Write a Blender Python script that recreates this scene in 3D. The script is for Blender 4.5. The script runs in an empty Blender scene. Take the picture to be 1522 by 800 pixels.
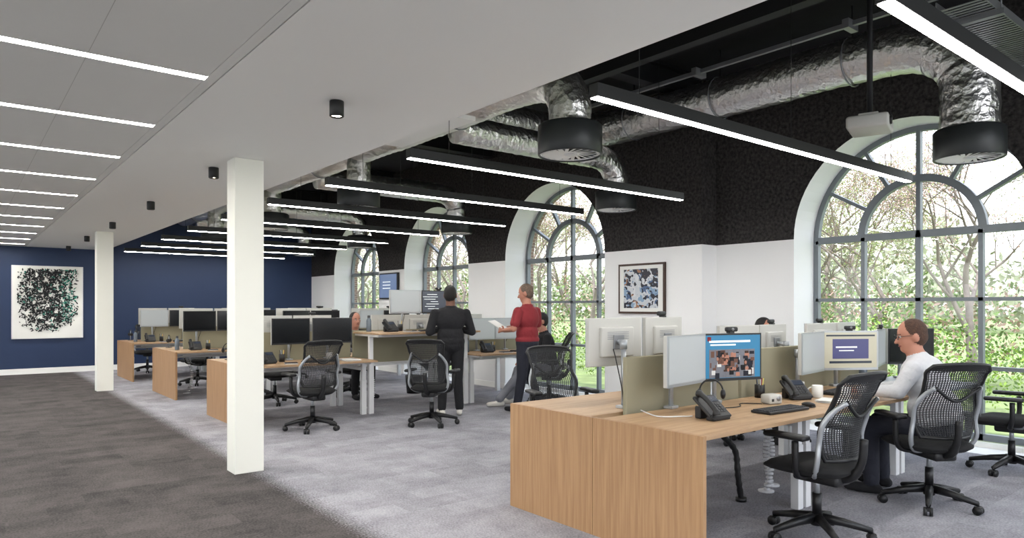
import bpy, bmesh, math, random
import numpy as np
from mathutils import Vector, Matrix
random.seed(7)
V=Vector
scene=bpy.context.scene
scene.view_settings.view_transform='Standard'
scene.view_settings.look='None'
scene.view_settings.exposure=1.2

# ------------------------------------------------------------------ materials
def lin(c):
    return tuple(((x/255)/12.92 if x/255<=0.04045 else ((x/255+0.055)/1.055)**2.4) for x in c)
def newmat(name):
    m=bpy.data.materials.new(name); m.use_nodes=True
    nt=m.node_tree; b=nt.nodes['Principled BSDF']; return m,nt,b
def mat(name,rgb,rough=.5,metal=0,emi=0,bump=0,bscale=50,var=0,vscale=5,spec=None):
    m,nt,b=newmat(name); c=lin(rgb)
    b.inputs['Base Color'].default_value=(*c,1)
    b.inputs['Roughness'].default_value=rough
    b.inputs['Metallic'].default_value=metal
    if spec is not None: b.inputs['Specular IOR Level'].default_value=spec
    if emi:
        b.inputs['Emission Color'].default_value=(*c,1); b.inputs['Emission Strength'].default_value=emi
    tc=nt.nodes.new('ShaderNodeTexCoord')
    if var:
        n=nt.nodes.new('ShaderNodeTexNoise'); n.inputs['Scale'].default_value=vscale; n.inputs['Detail'].default_value=4
        r=nt.nodes.new('ShaderNodeValToRGB'); r.color_ramp.elements[0].position=.3; r.color_ramp.elements[1].position=.7
        r.color_ramp.elements[0].color=(*[x*(1-var) for x in c],1); r.color_ramp.elements[1].color=(*[min(1,x*(1+var)) for x in c],1)
        nt.links.new(tc.outputs['Object'],n.inputs['Vector']); nt.links.new(n.outputs['Fac'],r.inputs['Fac']); nt.links.new(r.outputs['Color'],b.inputs['Base Color'])
    if bump:
        n=nt.nodes.new('ShaderNodeTexNoise'); n.inputs['Scale'].default_value=bscale; n.inputs['Detail'].default_value=3
        bp=nt.nodes.new('ShaderNodeBump'); bp.inputs['Strength'].default_value=bump; bp.inputs['Distance'].default_value=.02
        nt.links.new(tc.outputs['Object'],n.inputs['Vector']); nt.links.new(n.outputs['Fac'],bp.inputs['Height']); nt.links.new(bp.outputs['Normal'],b.inputs['Normal'])
    return m
M={}
M['white']=mat('white_paint',(246,246,243),.6)
M['colwhite']=mat('column_white_paint',(238,238,229),.45)
M['wallwhite']=mat('wall_white_paint',(239,239,239),.7,bump=.05,bscale=120)
M['black_wall']=mat('black_acoustic_spray',(50,47,46),.95,bump=1.0,bscale=30,var=.75,vscale=26)
M['black_ceil']=mat('black_ceiling_paint',(28,28,30),.85,var=.2)
M['blue']=mat('navy_wall_paint',(27,47,82),.6,var=.05,vscale=1)
M['black']=mat('black_plastic',(18,18,20),.45)
M['net']=mat('grey_mesh_net',(40,41,44),.5)
M['blackmat']=mat('black_fabric',(15,15,17),.9,bump=.2,bscale=200)
M['dkgrey']=mat('dark_grey_metal',(50,53,54),.4,.3)
M['beam']=mat('black_steel',(27,27,30),.6,.2)
M['grey']=mat('grey_metal',(145,147,150),.35,.6)
M['frame']=mat('window_frame_grey',(122,128,134),.45,.1)
M['silver']=mat('silver_plastic',(170,174,178),.3,.5)
M['legwhite']=mat('white_powder_coat',(218,219,220),.4)
M['pc_white']=mat('monitor_back_white',(185,184,179),.5)
M['beige']=mat('divider_fabric_grey_green',(144,139,117),.9,bump=.15,bscale=300)
M['screen_black']=mat('screen_off',(14,16,20),.15)
M['screen_white']=mat('screen_white',(164,169,171),.3,emi=.1)
M['screen_text']=mat('screen_text_white',(225,230,232),.3,emi=.3)
M['screen_blue']=mat('screen_blue',(28,105,144),.3,emi=.2)
M['screen_dark']=mat('screen_dark_ui',(40,46,58),.2,emi=.2)
M['screen_purple']=mat('screen_purple',(60,60,105),.3,emi=.2)
M['screen_cream']=mat('screen_cream',(178,174,154),.3,emi=.12)
M['strip']=mat('led_diffuser',(255,252,244),.4,emi=30)
M['strip2']=mat('led_diffuser_pendant',(255,252,246),.4,emi=23)
M['dl']=mat('downlight_lamp',(255,236,205),.4,emi=30)
M['grass']=mat('lawn_grass',(128,142,92),.95,var=.35,vscale=2)
M['paving']=mat('stone_paving',(150,147,143),.9,var=.12,vscale=2)
M['leaf']=mat('hedge_leaf',(138,168,72),.8,var=.4,vscale=3)
M['leaf2']=mat('shrub_leaf',(108,136,72),.8,var=.4,vscale=3)
M['bark']=mat('tree_bark',(136,124,116),.9,var=.2)
M['bud']=mat('blossom_bud',(182,152,138),.8,var=.25,vscale=4)
M['budg']=mat('young_leaf',(156,168,106),.8,var=.25,vscale=4)
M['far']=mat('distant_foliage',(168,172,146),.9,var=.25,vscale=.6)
M['paper']=mat('paper_white',(218,218,215),.8)
M['ceramic']=mat('white_ceramic',(222,222,219),.25)
M['cablewhite']=mat('cable_spine_white',(205,206,210),.5)
M['skin']=mat('skin',(176,122,101),.55)
M['skin2']=mat('skin_dark',(104,68,52),.55)
M['hair_black']=mat('hair_black',(20,16,15),.7,bump=.3,bscale=150)
M['hair_brown']=mat('hair_brown',(70,46,33),.75,bump=.5,bscale=110,var=.35,vscale=45)
M['hair_grey']=mat('hair_greying',(98,82,70),.8,bump=.5,bscale=110,var=.3,vscale=45)
M['c_black']=mat('cloth_black',(21,21,25),.9,bump=.7,bscale=14)
M['c_navy']=mat('cloth_navy',(32,34,45),.9,bump=.7,bscale=14)
M['c_red']=mat('cloth_red',(130,36,43),.85,bump=.7,bscale=12)
M['c_white']=mat('cloth_white',(198,199,203),.85,bump=.8,bscale=12)
M['c_grey']=mat('cloth_grey',(120,122,130),.9,bump=.6,bscale=14)
M['shoe_white']=mat('shoe_white',(200,197,190),.6)
M['eyew']=mat('eye_white',(215,215,213),.3)
M['lip']=mat('lips',(145,82,78),.5)
M['teal']=mat('leaf_print_teal',(48,128,112),.8)
M['ink']=mat('leaf_print_ink',(18,20,24),.8)
M['art_paper']=mat('art_paper',(228,228,224),.8)
M['darkwood']=mat('dark_wood_frame',(62,40,29),.5,var=.2,vscale=20)
M['keys']=mat('key_caps',(45,46,50),.5)
M['lightgrey_top']=mat('laminate_grey_top',(145,155,165),.35)
M['bottleblue']=mat('bottle_smoke',(95,105,115),.25)
M['note']=mat('sticky_note_yellow',(215,195,105),.8)

def wood():
    m,nt,b=newmat('oak_laminate'); N=nt.nodes.new; L=nt.links.new
    tc=N('ShaderNodeTexCoord'); mp=N('ShaderNodeMapping'); mp.inputs['Scale'].default_value=(6,18,.8)
    n=N('ShaderNodeTexNoise'); n.inputs['Scale'].default_value=3; n.inputs['Detail'].default_value=8; n.inputs['Distortion'].default_value=.3
    r=N('ShaderNodeValToRGB'); e=r.color_ramp.elements; e[0].position=.3; e[1].position=.75
    e[0].color=(*lin((148,112,78)),1); e[1].color=(*lin((174,138,100)),1)
    L(tc.outputs['Object'],mp.inputs['Vector']); L(mp.outputs['Vector'],n.inputs['Vector']); L(n.outputs['Fac'],r.inputs['Fac']); L(r.outputs['Color'],b.inputs['Base Color'])
    b.inputs['Roughness'].default_value=.5
    return m
M['wood']=wood()
def woodtop():
    m=M['wood'].copy(); m.name='oak_desktop'
    for n in m.node_tree.nodes:
        if n.type=='MAPPING': n.inputs['Scale'].default_value=(.9,14,6)
        if n.type=='VALTORGB':
            n.color_ramp.elements[0].color=(*lin((158,127,96)),1); n.color_ramp.elements[1].color=(*lin((186,156,122)),1)
    return m
M['woodtop']=woodtop()
def foil():
    m,nt,b=newmat('foil_insulation'); N=nt.nodes.new; L=nt.links.new
    b.inputs['Base Color'].default_value=(.78,.77,.76,1); b.inputs['Metallic'].default_value=1; b.inputs['Roughness'].default_value=.3
    tc=N('ShaderNodeTexCoord'); n=N('ShaderNodeTexVoronoi'); n.inputs['Scale'].default_value=16; n2=N('ShaderNodeTexNoise'); n2.inputs['Scale'].default_value=30
    a=N('ShaderNodeMath'); a.operation='ADD'; bp=N('ShaderNodeBump'); bp.inputs['Strength'].default_value=.48; bp.inputs['Distance'].default_value=.02
    L(tc.outputs['Object'],n.inputs['Vector']);L(tc.outputs['Object'],n2.inputs['Vector']);L(n.outputs['Distance'],a.inputs[0]);L(n2.outputs['Fac'],a.inputs[1]);L(a.outputs[0],bp.inputs['Height']);L(bp.outputs['Normal'],b.inputs['Normal'])
    return m
M['foil']=foil()
def glass():
    m=bpy.data.materials.new('window_glass'); m.use_nodes=True; nt=m.node_tree; nt.nodes.clear(); N=nt.nodes.new
    o=N('ShaderNodeOutputMaterial'); t=N('ShaderNodeBsdfTransparent'); t.inputs[0].default_value=(.97,.985,.98,1); g=N('ShaderNodeBsdfGlossy'); g.inputs['Roughness'].default_value=.02
    x=N('ShaderNodeMixShader'); x.inputs[0].default_value=.05
    nt.links.new(t.outputs[0],x.inputs[1]); nt.links.new(g.outputs[0],x.inputs[2]); nt.links.new(x.outputs[0],o.inputs[0]); return m
M['glass']=glass()
def brick():
    m,nt,b=newmat('brick_masonry'); N=nt.nodes.new; L=nt.links.new
    tc=N('ShaderNodeTexCoord'); mp=N('ShaderNodeMapping'); mp.inputs['Rotation'].default_value=(math.radians(90),0,0)
    t=N('ShaderNodeTexBrick'); t.inputs['Scale'].default_value=4.5; t.inputs['Color1'].default_value=(*lin((140,112,98)),1); t.inputs['Color2'].default_value=(*lin((120,98,88)),1); t.inputs['Mortar'].default_value=(*lin((175,166,156)),1)
    L(tc.outputs['Object'],mp.inputs['Vector']);L(mp.outputs['Vector'],t.inputs['Vector']);L(t.outputs['Color'],b.inputs['Base Color']); b.inputs['Roughness'].default_value=.9
    return m
M['brick']=brick()
def carpet():
    m,nt,b=newmat('carpet_planks'); N=nt.nodes.new; L=nt.links.new
    tc=N('ShaderNodeTexCoord')
    br=N('ShaderNodeTexBrick'); br.inputs['Scale'].default_value=1; br.inputs['Brick Width'].default_value=.5; br.inputs['Row Height'].default_value=.25; br.inputs['Mortar Size'].default_value=0
    br.inputs['Color1'].default_value=(0,0,0,1); br.inputs['Color2'].default_value=(1,1,1,1); br.inputs['Mortar'].default_value=(.5,.5,.5,1); br.offset=.5
    n1=N('ShaderNodeTexNoise'); n1.inputs['Scale'].default_value=2.2; n1.inputs['Detail'].default_value=10; n1.inputs['Roughness'].default_value=.75
    n2=N('ShaderNodeTexNoise'); n2.inputs['Scale'].default_value=70; n2.inputs['Detail'].default_value=2
    for n in (n1,n2): L(tc.outputs['Object'],n.inputs['Vector'])
    L(tc.outputs['Object'],br.inputs['Vector'])
    def math_(op,a,bv,c=None):
        x=N('ShaderNodeMath'); x.operation=op
        for i,q in enumerate((a,bv,c)):
            if q is None: continue
            if isinstance(q,(int,float)): x.inputs[i].default_value=q
            else: L(q,x.inputs[i])
        return x.outputs[0]
    v=math_('MULTIPLY',br.outputs['Color'],.13)
    v=math_('MULTIPLY_ADD',n1.outputs['Fac'],.85,v)
    v=math_('MULTIPLY_ADD',n2.outputs['Fac'],.65,v)
    def ramp(c0,c1):
        r=N('ShaderNodeValToRGB'); r.color_ramp.elements[0].position=.55; r.color_ramp.elements[1].position=1.0
        r.color_ramp.elements[0].color=(*lin(c0),1); r.color_ramp.elements[1].color=(*lin(c1),1); L(v,r.inputs['Fac']); return r
    rd=ramp((41,40,41),(93,88,87)); rl=ramp((110,109,116),(168,167,174))
    sx=N('ShaderNodeSeparateXYZ'); L(tc.outputs['Object'],sx.inputs[0])
    q=math_('MULTIPLY_ADD',n2.outputs['Fac'],.25,sx.outputs['X'])
    q=math_('SUBTRACT',q,2.1); q=math_('MULTIPLY',q,5.5)
    q=math_('MAXIMUM',math_('MINIMUM',q,1),0)
    mx=N('ShaderNodeMixRGB'); L(q,mx.inputs['Fac']); L(rd.outputs['Color'],mx.inputs[1]); L(rl.outputs['Color'],mx.inputs[2])
    L(mx.outputs['Color'],b.inputs['Base Color']); b.inputs['Roughness'].default_value=.97; b.inputs['Specular IOR Level'].default_value=.15
    bp=N('ShaderNodeBump'); bp.inputs['Strength'].default_value=.5; bp.inputs['Distance'].default_value=.01; L(n2.outputs['Fac'],bp.inputs['Height']); L(bp.outputs['Normal'],b.inputs['Normal'])
    return m
M['carpet']=carpet()
def art():
    m,nt,b=newmat('abstract_print'); N=nt.nodes.new; L=nt.links.new
    tc=N('ShaderNodeTexCoord'); n=N('ShaderNodeTexVoronoi'); n.inputs['Scale'].default_value=15
    n2=N('ShaderNodeTexNoise'); n2.inputs['Scale'].default_value=6
    mx=N('ShaderNodeMixRGB'); mx.inputs[0].default_value=.5
    L(tc.outputs['Object'],mx.inputs[1]); L(tc.outputs['Object'],n2.inputs['Vector']); L(n2.outputs['Color'],mx.inputs[2]); L(mx.outputs[0],n.inputs['Vector'])
    s=N('ShaderNodeSeparateColor'); L(n.outputs['Color'],s.inputs[0])
    r=N('ShaderNodeValToRGB'); r.color_ramp.interpolation='CONSTANT'; cr=r.color_ramp
    cols=[(0,(22,26,42)),(.2,(195,200,205)),(.42,(70,95,132)),(.56,(30,33,45)),(.68,(130,158,186)),(.84,(150,105,75)),(.88,(210,212,215))]
    cr.elements[0].position=0; cr.elements[0].color=(*lin(cols[0][1]),1); cr.elements[1].position=.2; cr.elements[1].color=(*lin(cols[1][1]),1)
    for p,c in cols[2:]:
        e=cr.elements.new(p); e.color=(*lin(c),1)
    L(s.outputs[0],r.inputs[0]); L(r.outputs[0],b.inputs['Base Color']); b.inputs['Roughness'].default_value=.4
    return m
M['art']=art()

# ------------------------------------------------------------------ mesh builder
class MB:
    def __init__(s): s.v=[];s.f=[];s.m=[];s.s=[];s.mats=[]
    def mi(s,k):
        mt=M[k] if isinstance(k,str) else k
        if mt not in s.mats: s.mats.append(mt)
        return s.mats.index(mt)
    def add(s,vs,fs,k,smooth=False,T=None):
        o=len(s.v); i=s.mi(k)
        for p in vs: s.v.append(tuple((T@V(p)) if T is not None else p))
        for f in fs: s.f.append(tuple(o+j for j in f)); s.m.append(i); s.s.append(smooth)
    def box(s,c,size,k,rot=None,bev=0,seg=2,smooth=False):
        bm=bmesh.new(); bmesh.ops.create_cube(bm,size=1)
        for v in bm.verts: v.co=V((v.co.x*size[0],v.co.y*size[1],v.co.z*size[2]))
        if bev: bmesh.ops.bevel(bm,geom=bm.edges[:]+bm.verts[:],offset=bev,segments=seg,affect='EDGES',profile=.5)
        R=Matrix.Identity(4)
        if rot is not None: R=Matrix.Rotation(rot,4,'Z') if isinstance(rot,(int,float)) else rot.to_4x4()
        T=Matrix.Translation(V(c))@R
        bm.verts.index_update()
        s.add([v.co.copy() for v in bm.verts],[[v.index for v in f.verts] for f in bm.faces],k,smooth or bev>0.012,T); bm.free()
    def bx(s,x0,x1,y0,y1,z0,z1,k,bev=0): s.box(((x0+x1)/2,(y0+y1)/2,(z0+z1)/2),(x1-x0,y1-y0,z1-z0),k,bev=bev)
    def quad(s,a,b,c,d,k): s.add([a,b,c,d],[(0,1,2,3)],k)
    def tube(s,pts,rad,k,seg=10,cap=True,flat=None,closed=False,smooth=True):
        pts=[V(p) for p in pts]; n=len(pts)
        if isinstance(rad,(int,float)): rad=[rad]*n
        T=[]
        for i in range(n):
            if closed: t=pts[(i+1)%n]-pts[i-1]
            else: t=pts[min(i+1,n-1)]-pts[max(i-1,0)]
            T.append(t.normalized() if t.length>1e-9 else V((0,0,1)))
        up=V((0,0,1)) if abs(T[0].z)<.9 else V((1,0,0))
        u=T[0].cross(up).normalized(); vs=[]; 
        for i in range(n):
            u=(u-T[i]*u.dot(T[i])).normalized(); w=T[i].cross(u)
            for j in range(seg):
                a=2*math.pi*(j+.5)/seg; fx=1 if not flat else flat
                vs.append(pts[i]+u*math.cos(a)*rad[i]+w*math.sin(a)*rad[i]*fx)
        fs=[]
        for i in range(n if closed else n-1):
            i2=(i+1)%n
            for j in range(seg):
                j2=(j+1)%seg; fs.append((i*seg+j,i2*seg+j,i2*seg+j2,i*seg+j2))
        if cap and not closed:
            fs.append(tuple(range(seg))); fs.append(tuple((n-1)*seg+j for j in range(seg-1,-1,-1)))
        s.add(vs,fs,k,smooth)
    def cyl(s,p0,p1,r,k,seg=16,r1=None,smooth=True): s.tube([p0,p1],[r,r if r1 is None else r1],k,seg,smooth=smooth)
    def sph(s,c,r,k,R=None,seg=14,rings=9):
        if isinstance(r,(int,float)): r=(r,r,r)
        vs=[(0,0,r[2])];fs=[]
        for i in range(1,rings):
            t=math.pi*i/rings
            for j in range(seg):
                a=2*math.pi*j/seg; vs.append((r[0]*math.sin(t)*math.cos(a),r[1]*math.sin(t)*math.sin(a),r[2]*math.cos(t)))
        vs.append((0,0,-r[2])); L=len(vs)-1
        for j in range(seg): fs.append((0,1+j,1+(j+1)%seg)); fs.append((L,L-seg+(j+1)%seg,L-seg+j))
        for i in range(rings-2):
            for j in range(seg):
                a=1+i*seg+j;b=1+i*seg+(j+1)%seg; fs.append((a,a+seg,b+seg,b))
        T=Matrix.Translation(V(c))@(R.to_4x4() if R is not None else Matrix.Identity(4))
        s.add(vs,fs,k,True,T)
    def lathe(s,prof,k,c=(0,0,0),seg=24,smooth=True):
        vs=[];fs=[]
        for r,z in prof:
            for j in range(seg):
                a=2*math.pi*j/seg; vs.append((c[0]+r*math.cos(a),c[1]+r*math.sin(a),c[2]+z))
        for i in range(len(prof)-1):
            for j in range(seg):
                j2=(j+1)%seg; fs.append((i*seg+j,i*seg+j2,(i+1)*seg+j2,(i+1)*seg+j))
        s.add(vs,fs,k,smooth)
    def mesh(s,name):
        me=bpy.data.meshes.new(name); me.from_pydata([tuple(p) for p in s.v],[],s.f)
        for mt in s.mats: me.materials.append(mt)
        me.polygons.foreach_set('material_index',s.m); me.polygons.foreach_set('use_smooth',s.s); me.update(); return me
    def obj(s,name,loc=(0,0,0),rz=0): return place(s.mesh(name),name,loc,rz)
def place(me,name,loc=(0,0,0),rz=0):
    o=bpy.data.objects.new(name,me); o.location=loc; o.rotation_euler=(0,0,rz); scene.collection.objects.link(o); return o
def smooth_path(pts,n=6):
    pts=[V(p) for p in pts]; out=[]
    P=[pts[0]*2-pts[1]]+pts+[pts[-1]*2-pts[-2]]
    for i in range(1,len(P)-2):
        for k in range(n):
            t=k/n; a,b,c,d=P[i-1],P[i],P[i+1],P[i+2]
            out.append(.5*((2*b)+(c-a)*t+(2*a-5*b+4*c-d)*t*t+(-a+3*b-3*c+d)*t**3))
    out.append(pts[-1]); return out

# ------------------------------------------------------------------ camera
CAMH=1.45
cam=bpy.data.cameras.new('camera'); co=bpy.data.objects.new('camera',cam); scene.collection.objects.link(co)
co.location=(0,0,CAMH); co.rotation_euler=(math.radians(90),0,-math.radians(38.78))
cam.sensor_width=36; cam.lens=1028/1522*36; cam.shift_y=56/1522; cam.clip_start=.05; cam.clip_end=300
scene.camera=co

# ------------------------------------------------------------------ room shell
ZB=2.26; HC=4.4; LC=2.74; FY=18.1; WA=7.54; WB=7.85; R=1.2
mb=MB(); mb.bx(-3.2,8.6,-3.5,FY+.05,-.1,0,'carpet'); mb.obj('floor')
mb=MB(); mb.bx(-3.2,8.6,FY,FY+.2,0,HC+.1,'blue'); mb.obj('wall_back')
mb=MB(); mb.bx(-3,WA,FY-.018,FY,0,.12,'white'); mb.obj('baseboard_back')
# unseen left wall; its glazed bays are added to let in fill daylight
mb=MB(); XL=-3.1
mb.bx(XL-.1,XL+.1,-3.5,FY,0,.45,'wallwhite'); mb.bx(XL-.1,XL+.1,-3.5,FY,2.62,LC,'wallwhite')
bays=[-3.1+2.7*k for k in range(8)]
edge=-3.5
for b in bays:
    mb.bx(XL-.1,XL+.1,edge,b,.45,2.62,'wallwhite'); edge=min(b+2.35,FY)
if edge<FY: mb.bx(XL-.1,XL+.1,edge,FY,.45,2.62,'wallwhite')
mb.obj('wall_left')
for i,b in enumerate(bays):
    e=min(b+2.35,FY-.02); mb=MB()
    for yy in (b+.03,(b+e)/2,e-.03): mb.bx(XL-.03,XL+.03,yy-.03,yy+.03,.45,2.62,'frame')
    for z in (.48,2.59): mb.bx(XL-.03,XL+.03,b,e,z-.03,z+.03,'frame')
    mb.quad((XL,b,.45),(XL,e,.45),(XL,e,2.62),(XL,b,2.62),'glass'); mb.obj('window_%d'%(i+6))
M['tile']=mat('ceiling_tile_grey_white',(228,228,225),.7)
mb=MB(); y=-3.5
SL=[2.80-1.33*3+1.33*k for k in range(15)]
mb.bx(1.165,2.6,-3.5,FY,LC,LC+.06,'white')
edges=[-3.5]+SL+[FY]
hw=.035; x1=1.10; x0=-.75
for a in range(len(edges)-1):
    ya=edges[a]+(hw if a>0 else 0); yb=edges[a+1]-(hw if a<len(edges)-2 else 0)
    if yb-ya<.02: continue
    mb.bx(x0+.003,x1-.003,ya,yb,LC,LC+.06,'tile')
mb.bx(x1,1.157,-3.5,FY,LC,LC+.06,'tile'); mb.bx(-3.2,x0,-3.5,FY,LC,LC+.06,'tile')
mb.bx(-3.2,2.6,-3.5,FY,LC+.06,LC+.12,'beam')
mb.obj('ceiling')
mb=MB()
mb.bx(.52,.523,-3.5,FY,LC-.0005,LC+.002,'pc_white')
mb.obj('trim_1')
for y in SL:
    if y<17.9:
        mb=MB(); mb.bx(x0+.01,x1-.01,y-hw+.003,y+hw-.003,LC+.004,LC+.03,'strip'); mb.obj('recessed_linear_light')
mb=MB(); mb.bx(2.6,2.66,-3.5,FY,LC-.0,HC,'white'); mb.obj('wall_bulkhead')
mb=MB(); mb.bx(2.5,8.6,-3.5,FY,HC,HC+.1,'black_ceil')
mb.obj('ceiling_exposed')

def wall_section(mb,X,y0,y1,wins,bd):
    segs=[];cur=y0
    for c in sorted(wins):
        segs.append((cur,c-R)); cur=c+R
    segs.append((cur,y1))
    for a,b in segs:
        mb.quad((X,a,0),(X,b,0),(X,b,ZB),(X,a,ZB),'wallwhite')
        mb.quad((X,a,ZB),(X,b,ZB),(X,b,HC),(X,a,HC),'black_wall')
    n=32
    for c in wins:
        for i in range(n):
            a0=math.pi*i/n;a1=math.pi*(i+1)/n
            ya,za=c+R*math.cos(a0),ZB+R*math.sin(a0); yb,zb=c+R*math.cos(a1),ZB+R*math.sin(a1)
            mb.quad((X,ya,za),(X,yb,zb),(X,yb,HC),(X,ya,HC),'black_wall')
        def rev(xa,xb,k,RR):
            pr=[(c+RR,0)]+[(c+RR*math.cos(math.pi*i/n),ZB+RR*math.sin(math.pi*i/n)) for i in range(n+1)]+[(c-RR,0)]
            for p,q in zip(pr,pr[1:]): mb.quad((xa,p[0],p[1]),(xb,p[0],p[1]),(xb,q[0],q[1]),(xa,q[0],q[1]),k)
        rev(X,X+.54,'wallwhite',R)
        if bd: rev(X+.54,X+.54+bd,'brick',R-.02)
        mb.quad((X,c-R,.001),(X+.6,c-R,.001),(X+.6,c+R,.001),(X,c+R,.001),'wallwhite')
mb=MB()
wall_section(mb,WA,5.45,FY,[8.375,11.9,15.45],.10)
wall_section(mb,WB,-3.5,5.45,[3.16,-.4],0)
mb.quad((WA,5.45,0),(WB,5.45,0),(WB,5.45,ZB),(WA,5.45,ZB),'wallwhite'); mb.quad((WA,5.45,ZB),(WB,5.45,ZB),(WB,5.45,HC),(WA,5.45,HC),'black_wall')
mb.obj('wall_right')
mb=MB()
def base(a,b,X): mb.bx(X-.016,X,a,b,0,.1,'white')
for a,b in ((5.45,7.175),(9.575,10.7),(13.1,14.25),(16.65,18.08)): base(a,b,WA)
for a,b in ((.8,1.96),(4.36,5.45)): base(a,b,WB)
mb.obj('baseboard_right')

def window(i,X,c):
    mb=MB(); w=.045; dp=.07
    def bar(ya,za,yb,zb,ww=w):
        d=V((0,yb-ya,zb-za)); L=d.length; ang=math.atan2(zb-za,yb-ya)
        mb.box((X,(ya+yb)/2,(za+zb)/2),(dp,L,ww),'frame',Matrix.Rotation(ang,3,'X'))
    def arc(RR,ww):
        n=28; vs=[];fs=[]
        for k in range(n+1):
            a=math.pi*k/n
            for rr,xx in ((RR-ww/2,X-dp/2),(RR+ww/2,X-dp/2),(RR+ww/2,X+dp/2),(RR-ww/2,X+dp/2)):
                vs.append((xx,c+rr*math.cos(a),ZB+rr*math.sin(a)))
        for k in range(n):
            for j in range(4): fs.append((k*4+j,k*4+(j+1)%4,k*4+4+(j+1)%4,k*4+4+j))
        mb.add(vs,fs,'frame')
    R1=R-.03
    bar(c-R1,.06,c-R1,ZB,.06); bar(c+R1,.06,c+R1,ZB,.06)
    for o in (-.6,0,.6): bar(c+o,.06,c+o,ZB,.045 if o else .055)
    for z,ww in ((.09,.07),(.81,.04),(1.53,.04),(ZB,.08)): bar(c-R1,z,c+R1,z,ww)
    arc(R1,.06); arc(.62,.08)
    bar(c,ZB,c,ZB+R1,.045)
    for a in (30,60,120,150):
        a=math.radians(a); bar(c+.64*math.cos(a),ZB+.64*math.sin(a),c+R1*math.cos(a),ZB+R1*math.sin(a),.04)
    n=28; vs=[(X,c+R1,.07)]+[(X,c+R1*math.cos(math.pi*k/n),ZB+R1*math.sin(math.pi*k/n)) for k in range(n+1)]+[(X,c-R1,.07)]
    mb.add(vs,[tuple(range(len(vs)))],'glass')
    mb.bx(X-.12,X-.04,c-R+.005,c+R-.005,.0,.05,'white')
    mb.obj('window_%d'%i)
for i,(X,c) in enumerate(((WB+.5,3.16),(WA+.5,8.375),(WA+.5,11.9),(WA+.5,15.45),(WB+.5,-.4))): window(i+1,X,c)

for yy in (6.14,13.64,-1.4):
    mb=MB(); mb.bx(1.87,2.12,yy,yy+.22,0,LC-.001,'colwhite',bev=.004)
    mb.obj('column')
for k in range(-1,6):
    yy=4.07+2.66*k
    mb=MB(); mb.lathe([(0,0),(.043,0),(.045,-.005),(.045,-.095),(.038,-.1),(.036,-.06)],'black',seg=20); mb.lathe([(.038,-.088),(0,-.092)],'dl',seg=20)
    mb.obj('surface_downlight',(1.86,yy,LC-.001))
    l=bpy.data.lights.new('downlight_beam','SPOT'); l.energy=30; l.spot_size=math.radians(90); l.spot_blend=.8; l.color=(1,.95,.88); l.shadow_soft_size=.03
    o=bpy.data.objects.new('downlight_beam',l); o.location=(1.86,yy,LC-.11); scene.collection.objects.link(o)

# ------------------------------------------------------------------ pendants
PY=[1.22,2.83,4.94,6.55,8.2,10.05,11.85,13.65,15.4,17.2]
for i,y in enumerate(PY):
    xa=2.88; xb=7.23 if i<2 else 6.45; zb=2.66
    mb=MB(); mb.bx(xa,xb,y-.035,y+.035,zb+.006,zb+.085,'black'); mb.bx(xa+.005,xb-.005,y-.026,y+.026,zb,zb+.007,'strip2')
    for xx in (xa+.4,(xa+xb)/2,xb-.4): mb.cyl((xx,y,zb+.085),(xx,y,HC),.0025,'black',5)
    mb.obj('pendant_linear_light')

# ------------------------------------------------------------------ ducts
def duct(mb,pts,r,corr=.35):
    P=smooth_path(pts,14); out=[];rad=[]
    L=0
    for i in range(len(P)-1):
        d=(P[i+1]-P[i]).length; n=max(1,int(d/.03))
        for k in range(n):
            q=P[i].lerp(P[i+1],k/n); out.append(q); L+=d/n
            rad.append(r*(1+.012*math.sin(L/.075*2*math.pi*.5)+.015*math.sin(L*5.1)+(.03 if int(L/.9)!=int((L-.04)/.9) else 0)))
    out.append(P[-1]);rad.append(r)
    mb.tube(out,rad,'foil',24)
def drum(mb,x,y,z=2.75,r=.275):
    mb.lathe([(0.12,.27),(r*.62,.26),(r*.95,.25),(r,.235),(r,0.0),(r*.97,-.01),(r*.93,0)],'dkgrey',(x,y,z),32)
    mb.lathe([(r*.93,.004),(r*.86,-.004),(r*.84,.01)],'legwhite',(x,y,z),32)
    mb.lathe([(0,-.004),(.045,-.004),(.05,.008)],'legwhite',(x,y,z),20)
    mb.lathe([(r*.86,.03),(0,.03)],'black',(x,y,z),24)
    for k in range(20):
        a=2*math.pi*k/20; rr=(r*.86+.05)/2
        mb.box((x+rr*math.cos(a),y+rr*math.sin(a),z+.004),(r*.86-.05,.030,.004),'white',Matrix.Rotation(a+.25,3,'Z')@Matrix.Rotation(.25,3,'X'))
mb=MB()
duct(mb,[(4.3,7.05,3.85),(5.6,7.05,3.85),(6.5,6.95,3.85),(6.85,6.4,3.85),(6.85,5.5,3.85),(6.85,4.3,3.85),(6.85,3.2,3.86),(6.87,2.6,3.82),(6.9,2.28,3.6),(6.9,2.21,3.35),(6.9,2.21,3.0)],.225)
drum(mb,6.9,2.21)
for y in (3.2,4.7,6.0):
    mb.tube([(6.85+.235*math.cos(a),y,3.85+.235*math.sin(a)) for a in np.linspace(0,2*math.pi,24,endpoint=False)],.008,'grey',6,closed=True)
    mb.cyl((6.85,y,4.07),(6.85,y,HC),.006,'beam',6)
mb.obj('ventilation_duct')
mb=MB()
duct(mb,[(4.1,17.2,3.5),(4.1,14,3.5),(4.1,11,3.5),(4.1,8,3.5),(4.1,6.2,3.5),(4.09,4.95,3.5),(4.09,4.5,3.42),(4.09,4.32,3.22),(4.09,4.3,3.0)],.185)
drum(mb,4.09,4.3); 
for y in (8.3,11.5,14.7):
    duct(mb,[(4.1,y,3.45),(4.1,y,3.2),(4.1,y,3.0)],.15); drum(mb,4.1,y)
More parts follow.
